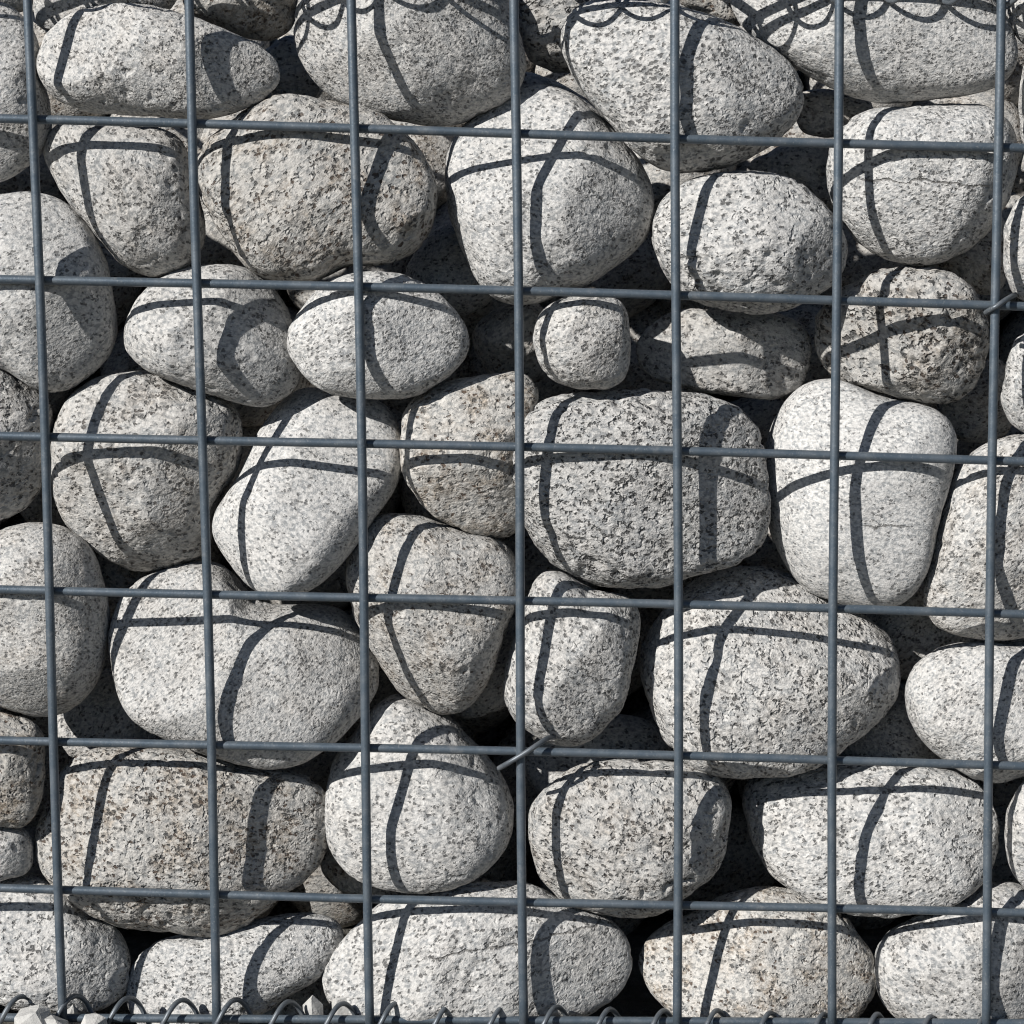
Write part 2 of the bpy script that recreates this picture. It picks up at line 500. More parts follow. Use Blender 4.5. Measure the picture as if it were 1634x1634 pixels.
# ------------------------------------------------------------------ stones of the face, one by one
# centre, profile radii every 10 degrees (anticlockwise from the right), front and back
# thickness, tilt, crown shift, all in millimetres as measured on the wall
STONES = [
    ('long smooth oval stone tapering to the right, leftmost of the whole top-row ovals',
     (-229.2, 36.6, 293.4), [79.9, 66.8, 55.0, 47.2, 42.0, 38.5, 36.5, 35.6, 35.7, 36.5, 38.2, 41.0, 44.5, 49.0, 55.0, 61.7, 67.5, 71.1, 72.5, 71.1, 64.6, 55.8, 47.5, 40.9, 36.7, 34.2, 32.8, 32.6, 33.4, 35.7, 39.7, 45.0, 51.9, 60.4, 70.1, 80.6],
     30.3, 28.8, 2.65, (0.0, -0.0), (-12.0, 4.8), 0.25, 0.5, 0.5, 1.0, 60, 1.9),
    ('broad warm grey lemon-shaped stone right of the second upright wire, below the tapering oval',
     (-129.5, 52.2, 215.2), [78.0, 74.6, 71.8, 67.7, 64.8, 63.3, 59.3, 57.2, 57.1, 58.3, 61.1, 63.2, 65.2, 66.4, 68.2, 72.9, 77.3, 77.1, 75.5, 72.2, 68.9, 67.3, 67.2, 68.9, 66.6, 63.4, 61.3, 58.7, 55.6, 53.7, 57.5, 64.8, 71.1, 76.0, 78.6, 78.5],
     47.1, 44.8, 3.2, (0.0, -0.0), (12.0, 2.0), 0.6, 0.6, 0.75, 0.85, 60, 0.5),
    ('big round pale stone cut by the top edge, with a shadowed lower right corner',
     (-66.3, 63.2, 312.0), [70.3, 67.6, 67.3, 66.3, 64.1, 61.9, 59.6, 57.7, 56.5, 56.2, 56.5, 57.4, 59.4, 62.7, 67.2, 71.8, 74.7, 76.7, 75.7, 73.8, 70.9, 66.7, 62.5, 58.4, 55.5, 54.4, 54.6, 55.7, 57.8, 61.3, 63.9, 66.3, 70.3, 76.5, 77.1, 74.1],
     38.7, 36.8, 2.85, (0.0, -0.1), (-20.0, 2.0), 0.2, 0.6, 0.4, 1.0, 60, 7.7),
    ('upright egg-shaped stone with curved wire shadow, below the dent of the big round stone',
     (18.7, 78.3, 209.7), [71.2, 69.0, 65.9, 63.6, 63.0, 64.4, 65.4, 67.3, 69.9, 71.2, 72.8, 71.7, 69.8, 69.2, 69.7, 69.8, 68.2, 65.5, 63.8, 62.9, 63.2, 64.5, 66.4, 70.2, 74.6, 73.6, 72.1, 68.1, 64.8, 63.9, 63.6, 64.3, 66.5, 70.0, 72.4, 72.3],
     52.5, 49.9, 2.85, (0.0, 0.2), (-3.2, 6.0), 0.12, 0.5, 0.4, 1.0, 60, 7.7),
    ('large pear-shaped stone with several thin wire-loop shadows across its top',
     (106.1, 45.4, 279.4), [77.1, 69.8, 62.1, 55.6, 51.1, 48.8, 47.2, 46.4, 46.7, 48.1, 50.9, 54.8, 60.6, 70.2, 78.6, 83.9, 82.0, 74.2, 66.6, 59.6, 54.5, 51.7, 51.2, 52.1, 53.3, 54.8, 56.3, 57.5, 58.3, 59.5, 61.7, 64.8, 68.5, 72.5, 78.2, 79.9],
     39.0, 37.1, 2.85, (0.0, -0.0), (-8.0, 2.0), 0.15, 0.8, 0.5, 1.0, 60, 0.5),
    ('bright lemon-shaped stone crossed by the third upright wire in the second row of squares',
     (-90.6, 35.0, 119.5), [59.7, 56.5, 53.0, 50.3, 47.7, 46.0, 44.6, 43.1, 42.2, 42.1, 42.6, 43.6, 45.3, 47.5, 49.3, 51.0, 52.4, 55.6, 59.5, 58.0, 55.4, 53.5, 51.0, 47.3, 44.0, 41.9, 40.7, 40.3, 40.9, 42.5, 44.7, 46.5, 48.8, 52.4, 56.7, 59.4],
     31.2, 29.6, 2.85, (0.0, -0.0), (0.0, 0.0), 0.12, 0.5, 0.35, 1.08, 60, 0.0),
    ('greyish wedge-nosed stone with its shaded flank towards the bright lemon-shaped stone',
     (-195.7, 57.0, 121.5), [50.5, 48.8, 48.0, 47.0, 46.4, 46.7, 47.1, 46.6, 46.0, 45.4, 45.5, 46.5, 48.1, 50.2, 52.3, 54.4, 56.8, 58.8, 60.3, 58.3, 53.2, 47.7, 43.0, 39.8, 38.0, 37.3, 37.7, 39.3, 42.5, 47.5, 54.3, 58.5, 60.1, 61.4, 58.1, 53.4],
     37.1, 35.3, 2.25, (0.1, 0.2), (-14.0, 6.0), 0.15, 0.5, 0.3, 0.95, 60, 7.2),
    ('tall slanting smooth light stone leaning right, between second and third upright wires',
     (-138.3, 47.6, 19.2), [57.0, 61.7, 65.7, 70.3, 72.3, 73.9, 69.1, 66.3, 65.7, 66.5, 63.6, 58.5, 54.2, 51.7, 48.8, 46.5, 46.6, 48.5, 52.7, 60.1, 68.1, 68.9, 69.6, 70.1, 72.3, 70.9, 68.2, 64.0, 58.8, 53.8, 50.6, 48.0, 46.9, 47.2, 48.5, 51.3],
     36.2, 34.4, 2.85, (0.0, 0.3), (-2.0, -6.0), 0.15, 0.4, 0.2, 1.06, 60, 0.7),
    ('plump rough-faced oval stone directly below the pear-shaped stone with loop shadows',
     (148.9, 38.7, 178.2), [62.8, 59.9, 56.3, 53.2, 51.1, 50.0, 48.1, 46.6, 45.7, 45.5, 46.4, 48.1, 50.4, 53.7, 57.4, 60.3, 62.5, 62.8, 60.8, 58.9, 56.8, 55.5, 53.6, 50.7, 48.1, 46.4, 45.7, 46.4, 47.5, 48.3, 50.0, 52.9, 55.7, 59.4, 64.3, 64.3],
     36.3, 34.5, 2.85, (0.0, -0.0), (-6.0, 6.0), 0.15, 0.5, 0.75, 1.0, 60, 0.0),
    ('round bright stone with a fine level crack, under the long overhanging stone',
     (262.2, 50.7, 217.1), [59.4, 61.5, 63.5, 65.7, 64.9, 60.5, 55.0, 50.9, 48.5, 47.5, 47.3, 48.6, 52.8, 57.3, 60.2, 62.0, 63.1, 62.4, 61.0, 59.4, 58.1, 57.7, 57.7, 57.5, 57.2, 56.6, 56.0, 55.6, 55.5, 54.6, 54.1, 54.3, 54.7, 55.4, 57.0, 58.4],
     40.2, 38.1, 2.85, (0.0, -0.0), (0.0, 0.0), 0.12, 0.5, 0.5, 1.05, 60, 1.4),
    ('very large rough block-like stone in the middle with a chipped lower edge',
     (78.6, 52.1, 21.0), [84.6, 84.6, 85.8, 84.4, 80.7, 75.3, 69.1, 64.9, 63.0, 62.4, 63.3, 65.8, 70.1, 77.2, 85.7, 89.5, 91.8, 89.8, 85.1, 81.3, 79.6, 80.1, 77.9, 74.5, 72.9, 71.6, 69.5, 68.4, 68.5, 68.9, 70.4, 74.4, 80.7, 88.2, 89.8, 87.2],
     41.2, 39.2, 3.2, (0.0, -0.0), (-4.0, -4.0), 0.2, 0.65, 1.0, 0.9, 60, 1.0),
    ('tall smooth whitish stone with a cross-shaped wire shadow, right of the very large rough one',
     (222.1, 61.3, 14.7), [57.1, 60.9, 66.6, 72.5, 75.3, 72.5, 67.4, 65.2, 65.7, 68.9, 75.3, 76.8, 77.1, 73.7, 69.6, 66.5, 63.8, 61.6, 60.4, 60.0, 60.9, 63.1, 65.0, 68.0, 72.7, 74.6, 74.9, 77.5, 80.0, 79.1, 75.2, 69.1, 62.2, 57.5, 55.5, 55.4],
     45.9, 43.6, 2.65, (-0.2, -0.0), (6.0, 0.0), 0.1, 0.35, 0.15, 1.1, 60, 4.1),
    ('upright warm grey stone left of the fourth upright wire, below the stone with brownish edge',
     (-57.9, 57.7, -59.1), [54.2, 56.6, 60.3, 62.8, 62.7, 60.6, 57.5, 55.6, 55.4, 57.5, 61.2, 65.2, 69.1, 68.9, 67.0, 65.2, 60.4, 56.2, 53.3, 51.4, 50.0, 49.2, 49.8, 52.2, 56.8, 62.6, 66.4, 71.2, 73.8, 71.1, 66.0, 60.8, 56.5, 53.2, 51.4, 51.8],
     45.4, 43.1, 2.85, (0.0, -0.0), (4.0, 0.0), 0.5, 0.5, 0.55, 0.9, 60, 2.1),
    ('wide bright coarse-grained stone with a long curved shadow, crossed by the fifth upright wire',
     (162.9, 80.9, -109.2), [90.3, 88.7, 84.9, 76.6, 69.7, 67.3, 66.6, 67.6, 69.0, 69.4, 70.8, 72.7, 74.8, 76.6, 77.7, 79.4, 83.2, 83.6, 82.4, 80.9, 79.8, 79.6, 79.4, 76.9, 74.4, 70.9, 67.8, 66.2, 66.4, 67.0, 68.3, 70.3, 73.4, 78.2, 83.7, 88.7],
     47.0, 44.7, 3.2, (0.0, 0.2), (-4.0, -2.0), 0.3, 0.5, 0.8, 1.04, 60, 7.2),
    ('large smooth rounded stone at left with one straight upright shadow down its face',
     (-186.9, 53.6, -98.7), [93.3, 86.7, 81.3, 73.9, 60.1, 50.8, 46.7, 45.2, 46.2, 52.8, 67.7, 72.7, 76.6, 82.5, 87.6, 90.2, 89.1, 85.2, 82.2, 79.5, 75.3, 69.6, 64.6, 60.6, 58.3, 57.6, 57.9, 59.3, 62.9, 67.6, 71.6, 75.6, 79.4, 83.6, 88.5, 92.7],
     39.0, 37.1, 3.2, (0.1, 0.3), (-4.0, 0.0), 0.25, 0.5, 0.35, 1.0, 60, 0.0),
    ('wide coarse brownish-flecked stone spanning the first two upright wires near the bottom',
     (-228.6, 45.2, -212.7), [99.2, 101.2, 102.1, 86.7, 71.9, 65.4, 61.1, 59.2, 58.9, 59.4, 61.3, 64.9, 70.6, 79.2, 88.4, 90.3, 91.1, 95.5, 97.1, 95.6, 90.0, 81.5, 79.0, 74.6, 70.6, 66.7, 64.6, 65.0, 67.0, 70.0, 73.4, 74.3, 76.4, 80.4, 87.6, 98.3],
     38.3, 36.4, 3.2, (0.0, -0.0), (-6.0, 0.0), 0.65, 0.65, 0.8, 0.88, 60, 0.0),
    ('pear-shaped pale stone with a broad base, crossed by the third upright wire',
     (-72.1, 64.0, -190.9), [64.8, 61.7, 58.1, 55.5, 54.0, 54.1, 57.4, 59.8, 61.7, 65.2, 69.7, 68.7, 65.0, 61.5, 60.7, 60.3, 59.7, 59.5, 60.2, 62.0, 64.0, 64.4, 64.5, 62.2, 60.6, 59.0, 57.7, 57.6, 58.1, 59.5, 61.1, 62.9, 65.2, 67.5, 68.4, 67.2],
     45.3, 43.1, 2.85, (0.0, 0.2), (0.0, -6.0), 0.2, 0.5, 0.4, 1.0, 60, 8.2),
    ('pitted oval stone with rusty hollows near the bottom, crossed by the fifth upright wire',
     (71.4, 39.2, -212.4), [64.9, 68.6, 71.2, 70.9, 68.1, 62.0, 56.3, 52.6, 50.8, 50.4, 51.0, 52.7, 55.3, 57.6, 60.6, 64.0, 67.0, 68.5, 67.0, 67.8, 67.6, 65.7, 64.4, 61.3, 58.0, 55.7, 54.7, 55.0, 56.1, 57.1, 56.3, 56.4, 58.5, 61.3, 63.8, 64.6],
     36.0, 34.2, 3.2, (0.0, -0.0), (0.0, 0.0), 0.4, 0.5, 0.85, 0.9, 60, 0.5),
    ('wide bright stone at lower right with a slanting shadow, crossed by the sixth upright wire',
     (235.2, 63.3, -217.0), [81.8, 82.6, 80.0, 74.4, 65.7, 57.2, 51.8, 48.8, 47.3, 47.0, 47.9, 50.0, 53.5, 58.7, 66.5, 77.5, 88.5, 85.9, 82.5, 79.2, 74.4, 69.8, 64.6, 59.6, 55.8, 52.7, 50.9, 50.3, 51.1, 53.3, 56.6, 60.7, 65.5, 71.1, 76.1, 79.3],
     35.7, 33.9, 3.05, (-0.2, 0.2), (-2.0, -12.0), 0.2, 0.5, 0.65, 1.04, 60, 7.9),
    ('long low bottom-row stone with a hairline crack, crossed by third and fourth upright wires',
     (-30.7, 41.3, -295.6), [103.5, 98.7, 86.3, 70.4, 66.5, 63.1, 58.9, 54.9, 52.7, 52.0, 52.4, 54.0, 57.1, 62.2, 69.0, 75.5, 80.9, 89.8, 101.3, 104.7, 99.1, 82.3, 66.6, 56.5, 51.0, 47.9, 46.4, 46.2, 47.0, 48.9, 52.3, 58.0, 67.3, 80.3, 91.9, 100.5],
     34.6, 32.9, 3.2, (0.0, 0.1), (0.0, -2.0), 0.2, 0.5, 0.5, 1.03, 60, 0.9),
    ('pale stone in the bottom right corner crossed by the rightmost upright wire',
     (304.6, 41.9, -303.5), [65.5, 67.3, 67.7, 66.0, 64.3, 62.6, 60.4, 58.9, 55.8, 52.3, 49.2, 47.6, 47.7, 49.5, 53.1, 58.3, 64.2, 69.1, 69.9, 70.4, 69.0, 67.5, 61.1, 58.5, 56.9, 55.2, 53.8, 53.1, 52.9, 53.1, 53.6, 54.8, 57.3, 60.4, 62.8, 64.0],
     34.3, 32.6, 2.85, (0.0, -0.0), (0.0, 0.0), 0.25, 0.5, 0.4, 1.0, 60, 0.7),
    ('pale oval stone at the right edge, below the tall one with a flat underside',
     (316.9, 41.4, -129.5), [59.7, 59.7, 58.8, 57.5, 56.6, 55.6, 51.3, 46.2, 44.4, 43.8, 45.0, 47.6, 51.0, 54.8, 59.0, 61.9, 63.6, 63.8, 61.6, 59.3, 57.2, 54.2, 52.0, 50.7, 50.6, 50.5, 49.7, 48.8, 48.0, 47.6, 52.9, 56.8, 59.0, 60.6, 60.4, 59.9],
     37.0, 35.2, 2.85, (0.0, -0.0), (0.0, 0.0), 0.2, 0.5, 0.4, 1.05, 60, 0.5),
    ('tall warm grey stone at the right edge with a flat shaded underside',
     (321.3, 40.7, -19.2), [52.7, 52.9, 54.4, 57.2, 61.4, 66.3, 70.6, 73.2, 72.1, 70.9, 68.4, 66.2, 63.2, 59.2, 55.3, 51.9, 50.5, 50.5, 51.5, 54.0, 58.4, 65.3, 72.5, 72.3, 69.9, 66.9, 65.1, 64.1, 63.7, 67.1, 69.2, 65.2, 60.8, 57.4, 55.0, 53.5],
     33.2, 31.5, 3.2, (0.0, -0.0), (0.0, 0.0), 0.35, 0.5, 0.55, 1.0, 60, 2.4),
    ('tall smooth stone at the left edge with a broad upright shadow bar',
     (-312.1, 46.7, 151.9), [49.1, 49.0, 49.6, 50.9, 52.9, 55.2, 57.8, 60.2, 61.9, 63.3, 64.4, 65.7, 65.8, 64.4, 60.2, 56.4, 53.7, 52.2, 51.6, 51.6, 52.2, 53.1, 54.8, 56.7, 56.0, 54.7, 59.7, 64.2, 67.5, 67.5, 65.8, 64.7, 63.6, 59.0, 54.9, 51.1],
     36.3, 34.5, 3.05, (0.0, -0.0), (4.0, 0.0), 0.12, 0.5, 0.25, 1.0, 60, 0.5),
    ('smooth upright oval stone at the left edge, beside the large one with one straight shadow',
     (-323.3, 48.8, -64.2), [51.9, 52.6, 53.5, 55.7, 59.4, 64.3, 64.9, 65.7, 65.0, 64.0, 62.9, 60.9, 60.9, 60.9, 58.9, 56.1, 54.3, 53.4, 53.4, 54.1, 55.4, 57.5, 60.6, 64.0, 63.1, 61.6, 63.1, 64.8, 66.1, 66.0, 64.2, 61.5, 58.4, 55.6, 53.4, 52.1],
     38.5, 36.5, 2.85, (0.0, -0.0), (0.0, 0.0), 0.35, 0.5, 0.3, 1.0, 60, 0.7),
    ('smooth grey stone at the upper left edge, left of the long tapering oval',
     (-329.5, 40.9, 278.0), [30.1, 29.7, 30.2, 31.7, 34.6, 39.5, 45.3, 51.3, 54.7, 57.8, 56.5, 52.9, 47.1, 41.5, 37.4, 34.4, 32.3, 30.9, 30.3, 30.4, 31.2, 32.8, 35.6, 39.7, 45.8, 53.9, 57.7, 56.7, 53.0, 50.1, 47.3, 44.3, 41.1, 38.1, 34.6, 31.6],
     26.6, 25.3, 2.85, (0.1, -0.0), (0.0, 0.0), 0.2, 0.5, 0.35, 1.0, 60, 4.5),
    ('smallest squarish rounded stone, alone in the black gap above the very large rough one',
     (43.1, 36.7, 115.1), [29.8, 29.9, 31.0, 32.8, 35.0, 35.0, 33.1, 31.6, 30.7, 30.1, 29.8, 30.1, 30.9, 32.1, 33.1, 33.4, 33.5, 33.5, 33.0, 32.3, 32.1, 32.3, 32.3, 31.8, 31.3, 30.8, 30.4, 30.6, 31.3, 32.4, 33.7, 34.7, 34.2, 33.2, 31.7, 30.5],
     27.1, 25.7, 2.65, (0.0, -0.0), (0.0, 0.0), 0.25, 0.5, 0.45, 1.0, 60, 4.3),
    ('rough stone with blocky facets and brown spots, under the round cracked bright stone',
     (253.5, 54.8, 116.6), [51.4, 50.6, 50.1, 50.0, 50.4, 49.9, 48.7, 46.6, 45.3, 44.9, 44.9, 45.3, 46.1, 47.4, 49.5, 52.9, 55.9, 57.2, 58.1, 57.5, 55.7, 52.9, 48.6, 44.7, 42.1, 41.1, 41.3, 42.6, 45.0, 48.6, 52.7, 55.3, 55.9, 54.7, 53.4, 52.2],
     32.8, 31.2, 3.2, (-0.2, -0.1), (0.0, 0.0), 0.55, 0.65, 1.0, 0.82, 60, 9.6),
    ('large rounded stone at left with arched shadow, half hidden under the greyish wedge-nosed stone',
     (-247.3, 63.0, 34.2), [62.4, 66.0, 68.9, 71.1, 70.6, 65.0, 62.3, 61.7, 62.6, 64.1, 64.9, 65.7, 66.6, 66.7, 66.3, 65.0, 63.2, 61.3, 61.1, 62.1, 62.7, 63.4, 64.4, 64.5, 65.2, 67.0, 70.3, 71.6, 70.1, 69.7, 71.1, 64.5, 57.7, 54.0, 55.5, 58.1],
     43.2, 41.0, 3.2, (0.0, -0.1), (-2.0, -4.0), 0.4, 0.5, 0.6, 0.93, 60, 8.2),
    ('long overhanging stone at the top right with rows of spiral-wire loop shadows',
     (231.6, 54.9, 317.0), [81.5, 73.9, 67.7, 61.6, 56.4, 52.6, 49.9, 48.3, 47.9, 48.5, 50.3, 53.3, 57.7, 64.0, 72.7, 83.5, 93.6, 95.4, 86.4, 74.2, 64.1, 57.8, 53.2, 50.6, 49.7, 49.6, 50.0, 51.1, 52.6, 55.1, 59.2, 65.0, 73.6, 85.4, 92.4, 89.2],
     36.7, 34.8, 2.85, (-0.1, -0.0), (8.0, -4.0), 0.12, 0.5, 0.35, 1.0, 60, 7.7),
    ('egg-shaped stone with a crossing of two shadows, below the long tapering oval at left',
     (-248.6, 59.5, 214.1), [43.3, 42.6, 42.9, 44.2, 46.0, 47.3, 45.7, 44.0, 43.3, 43.5, 44.9, 47.6, 51.8, 57.7, 63.9, 62.0, 56.6, 49.3, 45.0, 41.0, 38.1, 36.7, 36.4, 37.2, 39.2, 42.4, 47.0, 51.4, 55.5, 57.9, 59.2, 59.0, 57.1, 54.0, 49.3, 45.4],
     33.1, 31.4, 2.85, (0.0, -0.1), (2.0, -4.0), 0.3, 0.5, 0.45, 0.92, 60, 16.8),
    ('narrow upright pale stone with a hook-shaped shadow, just right of the fourth upright wire',
     (32.6, 57.3, -94.2), [42.5, 45.4, 49.6, 53.3, 57.5, 55.4, 51.4, 50.3, 51.4, 55.4, 60.9, 58.8, 53.1, 47.5, 44.1, 41.8, 40.7, 41.0, 42.6, 45.1, 48.1, 51.9, 54.1, 54.9, 56.2, 56.8, 57.4, 57.6, 56.5, 53.2, 50.1, 48.1, 46.7, 44.1, 42.1, 41.6],
     37.0, 35.2, 2.85, (0.0, -0.0), (0.0, 0.0), 0.25, 0.65, 0.5, 1.0, 60, 8.4),
    ('rounded stone with brownish lower edge, half hidden behind the very large rough one',
     (-28.9, 91.5, 43.5), [40.5, 41.7, 44.4, 49.0, 55.6, 60.6, 59.0, 54.4, 51.0, 49.2, 48.6, 48.8, 49.6, 51.6, 53.5, 53.0, 50.6, 49.1, 48.4, 48.4, 48.3, 47.4, 47.5, 48.9, 49.3, 49.3, 51.3, 54.6, 57.7, 60.3, 60.8, 55.9, 49.9, 44.9, 42.0, 40.6],
     32.1, 30.5, 2.85, (0.1, -0.0), (-4.0, 0.0), 0.7, 0.5, 0.55, 1.0, 60, 9.6),
    ('low slanting bottom-row stone with a wide dark shadow, left of the long cracked one',
     (-198.0, 72.3, -304.4), [64.1, 75.4, 81.3, 71.9, 57.1, 46.3, 39.2, 35.0, 32.3, 30.8, 30.1, 30.3, 31.5, 33.9, 38.0, 44.6, 54.5, 60.6, 68.0, 71.1, 71.6, 68.0, 61.0, 50.8, 43.9, 39.3, 36.3, 34.6, 33.9, 33.9, 34.8, 34.2, 39.0, 38.6, 45.4, 54.1],
     24.5, 23.3, 2.85, (0.0, 0.2), (-4.0, 0.0), 0.15, 0.5, 0.6, 1.0, 60, 12.0),
    ('angular pale stone in the bottom left corner behind the first upright wire',
     (-322.0, 44.2, -287.5), [55.9, 51.5, 45.7, 40.1, 38.2, 38.4, 39.3, 40.9, 43.6, 47.5, 50.1, 51.0, 52.0, 54.2, 57.6, 56.9, 55.7, 54.8, 53.4, 52.0, 50.9, 49.6, 46.1, 43.2, 42.3, 41.4, 40.8, 41.0, 42.2, 44.5, 47.9, 52.8, 58.3, 61.8, 62.1, 59.7],
     31.4, 29.8, 3.2, (0.0, 0.2), (-4.0, 0.0), 0.2, 0.5, 0.7, 1.0, 60, 7.0),
    ('yellowish-stained stone in the bottom row, under the wide bright one with the slanting shadow',
     (160.3, 84.0, -304.6), [76.9, 71.0, 65.6, 65.9, 62.3, 57.8, 54.5, 52.4, 50.9, 50.1, 49.7, 49.5, 50.7, 52.9, 56.3, 62.2, 71.7, 81.8, 82.4, 78.4, 71.4, 66.1, 59.4, 53.1, 48.7, 45.9, 44.6, 44.6, 45.7, 47.8, 51.4, 57.3, 65.3, 72.3, 75.9, 77.9],
     32.7, 31.0, 3.2, (0.0, 0.2), (0.0, 0.0), 0.7, 0.5, 0.6, 1.05, 60, 12.5),
    ('rough grey stone at the left edge, below the one with the broad shadow bar',
     (-346.6, 67.5, 54.9), [39.1, 40.4, 42.1, 43.9, 44.7, 45.1, 47.2, 50.6, 54.4, 56.8, 58.2, 57.2, 52.1, 47.3, 43.5, 40.5, 38.3, 36.9, 36.4, 36.7, 37.9, 40.1, 43.2, 47.0, 51.6, 56.5, 58.1, 56.3, 54.3, 52.1, 50.1, 47.4, 44.2, 41.2, 39.0, 38.3],
     29.7, 28.2, 2.85, (0.1, 0.1), (0.0, 0.0), 0.3, 0.5, 0.7, 0.85, 60, 12.0),
    ('small pale stone at the left edge beside the wide brownish-flecked one',
     (-349.2, 47.2, -218.6), [24.0, 24.0, 24.1, 24.1, 22.8, 21.1, 19.8, 19.2, 18.7, 18.6, 19.0, 20.0, 21.4, 22.7, 23.3, 23.6, 24.0, 24.2, 24.0, 23.5, 23.2, 23.1, 23.1, 22.6, 21.2, 19.9, 19.1, 18.9, 19.0, 19.1, 19.9, 21.3, 23.1, 24.7, 24.8, 24.4],
     15.0, 14.3, 2.85, (0.1, -0.0), (0.0, 0.0), 0.2, 0.5, 0.35, 1.0, 60, 14.4),
    ('rough brown-stained stone at the left edge, above the small pale one',
     (-344.0, 48.8, -161.2), [29.4, 29.8, 31.0, 33.1, 35.5, 36.5, 36.0, 35.1, 35.5, 36.6, 37.4, 38.5, 38.1, 36.2, 34.7, 33.8, 33.2, 32.8, 32.1, 31.4, 31.1, 31.4, 32.3, 33.8, 35.7, 35.8, 34.9, 35.8, 38.0, 39.9, 39.9, 38.3, 34.9, 32.4, 30.5, 29.6],
     23.5, 22.4, 2.85, (0.0, 0.2), (0.0, 0.0), 0.9, 0.5, 0.8, 0.75, 60, 9.6),
    ('stone cut by the right edge, beside the wide bright one with the slanting shadow',
     (341.4, 30.2, -210.7), [24.6, 24.6, 24.9, 25.8, 27.3, 29.5, 32.6, 36.4, 38.7, 38.9, 38.7, 39.0, 33.5, 31.0, 29.0, 27.0, 25.5, 24.5, 24.1, 24.2, 24.9, 26.1, 28.0, 30.3, 33.4, 36.4, 37.4, 38.7, 39.8, 38.6, 34.6, 31.1, 28.5, 26.7, 25.6, 24.9],
     19.8, 18.8, 2.85, (0.0, -0.0), (0.0, 0.0), 0.25, 0.5, 0.5, 1.0, 28, 4.8),
    ('sliver of a stone at the right edge, right of the round cracked bright one',
     (336.8, 54.5, 261.5), [18.8, 18.9, 19.4, 20.4, 22.1, 24.4, 27.4, 30.3, 32.7, 35.1, 37.4, 34.9, 30.1, 25.1, 21.7, 19.5, 18.1, 17.3, 16.9, 17.1, 17.7, 18.9, 21.0, 24.0, 28.0, 32.2, 36.0, 38.0, 36.5, 31.5, 27.4, 24.5, 22.3, 20.9, 19.8, 19.1],
     14.9, 14.1, 2.85, (0.0, -0.1), (0.0, 0.0), 0.3, 0.5, 0.5, 1.0, 28, 10.8),
    ('stone cut by the right edge just above the upper wire hook',
     (333.0, 27.3, 172.3), [24.8, 24.5, 24.6, 25.1, 26.2, 27.9, 30.2, 32.6, 33.8, 34.4, 35.0, 35.6, 32.7, 29.9, 27.8, 26.0, 24.4, 23.3, 22.8, 22.9, 23.6, 25.1, 27.1, 29.4, 31.7, 35.1, 34.6, 34.2, 34.0, 33.5, 31.6, 29.6, 27.9, 26.7, 25.9, 25.3],
     20.1, 19.1, 2.85, (0.0, -0.0), (0.0, 0.0), 0.25, 0.5, 0.5, 1.0, 60, 2.9),
    ('shaded bluish stone at the right edge below the upper wire hook',
     (336.1, 41.2, 84.1), [23.0, 23.0, 23.2, 23.7, 24.6, 26.0, 28.1, 30.7, 33.0, 33.9, 34.4, 34.4, 31.3, 28.1, 25.3, 23.3, 22.1, 21.5, 21.6, 22.2, 23.2, 24.6, 26.1, 27.7, 29.4, 31.6, 32.4, 33.5, 34.7, 34.0, 30.8, 27.9, 25.7, 24.3, 23.5, 23.1],
     18.5, 17.5, 2.85, (0.0, -0.1), (0.0, 0.0), 0.1, 0.5, 0.5, 1.0, 28, None),
    ('stone cut by the top right corner',
     (334.1, 36.1, 326.3), [23.2, 23.1, 23.0, 23.2, 23.7, 24.7, 26.1, 27.6, 28.6, 29.5, 30.2, 30.2, 28.1, 25.6, 23.7, 22.5, 21.7, 21.4, 21.5, 22.2, 23.5, 24.9, 25.8, 26.6, 27.3, 28.7, 29.2, 28.3, 27.8, 27.5, 27.3, 26.4, 25.2, 24.3, 23.7, 23.4],
     18.9, 17.9, 2.85, (0.0, -0.0), (0.0, 0.0), 0.3, 0.5, 0.5, 1.0, 28, 4.8),
    ('wide shaded stone deep between the plump rough-faced oval and the very large rough one',
     (139.1, 78.7, 105.5), [57.0, 56.6, 52.7, 46.6, 40.3, 35.2, 31.6, 29.3, 28.2, 28.1, 28.9, 30.7, 33.8, 38.3, 44.1, 49.9, 54.7, 60.3, 60.8, 58.9, 51.5, 42.8, 36.6, 32.6, 30.1, 28.6, 28.1, 28.4, 29.5, 31.8, 35.6, 41.2, 47.7, 52.4, 55.4, 56.5],
     21.1, 20.1, 2.85, (0.0, -0.0), (0.0, 0.0), 0.35, 0.5, 0.55, 0.85, 28, None),
    ('brownish stone at the top edge behind the tapering end of the long oval',
     (-175.3, 58.7, 341.7), [35.1, 34.7, 34.4, 33.8, 32.5, 31.5, 30.9, 30.8, 31.0, 31.2, 31.3, 31.3, 31.7, 32.7, 34.4, 37.0, 39.0, 38.4, 37.8, 38.1, 37.3, 34.1, 30.8, 28.5, 27.5, 27.3, 27.9, 29.1, 31.1, 33.3, 35.6, 37.6, 38.9, 38.5, 37.6, 36.3],
     24.7, 23.5, 2.85, (0.1, -0.1), (0.0, 0.0), 0.75, 0.5, 0.6, 0.8, 28, None),
    ('stone at the top left edge showing only its bottom above the long oval',
     (-266.0, 66.2, 348.3), [48.5, 46.7, 43.6, 40.5, 37.6, 35.3, 33.7, 32.9, 32.7, 32.9, 33.4, 33.7, 33.6, 33.8, 34.4, 35.7, 37.9, 40.3, 42.6, 45.4, 47.5, 49.2, 47.6, 40.4, 34.3, 30.2, 27.6, 26.2, 25.5, 25.8, 26.8, 29.1, 33.3, 40.0, 46.2, 48.3],
     26.3, 25.0, 2.85, (0.0, -0.1), (0.0, 0.0), 0.25, 0.5, 0.5, 1.0, 28, None),
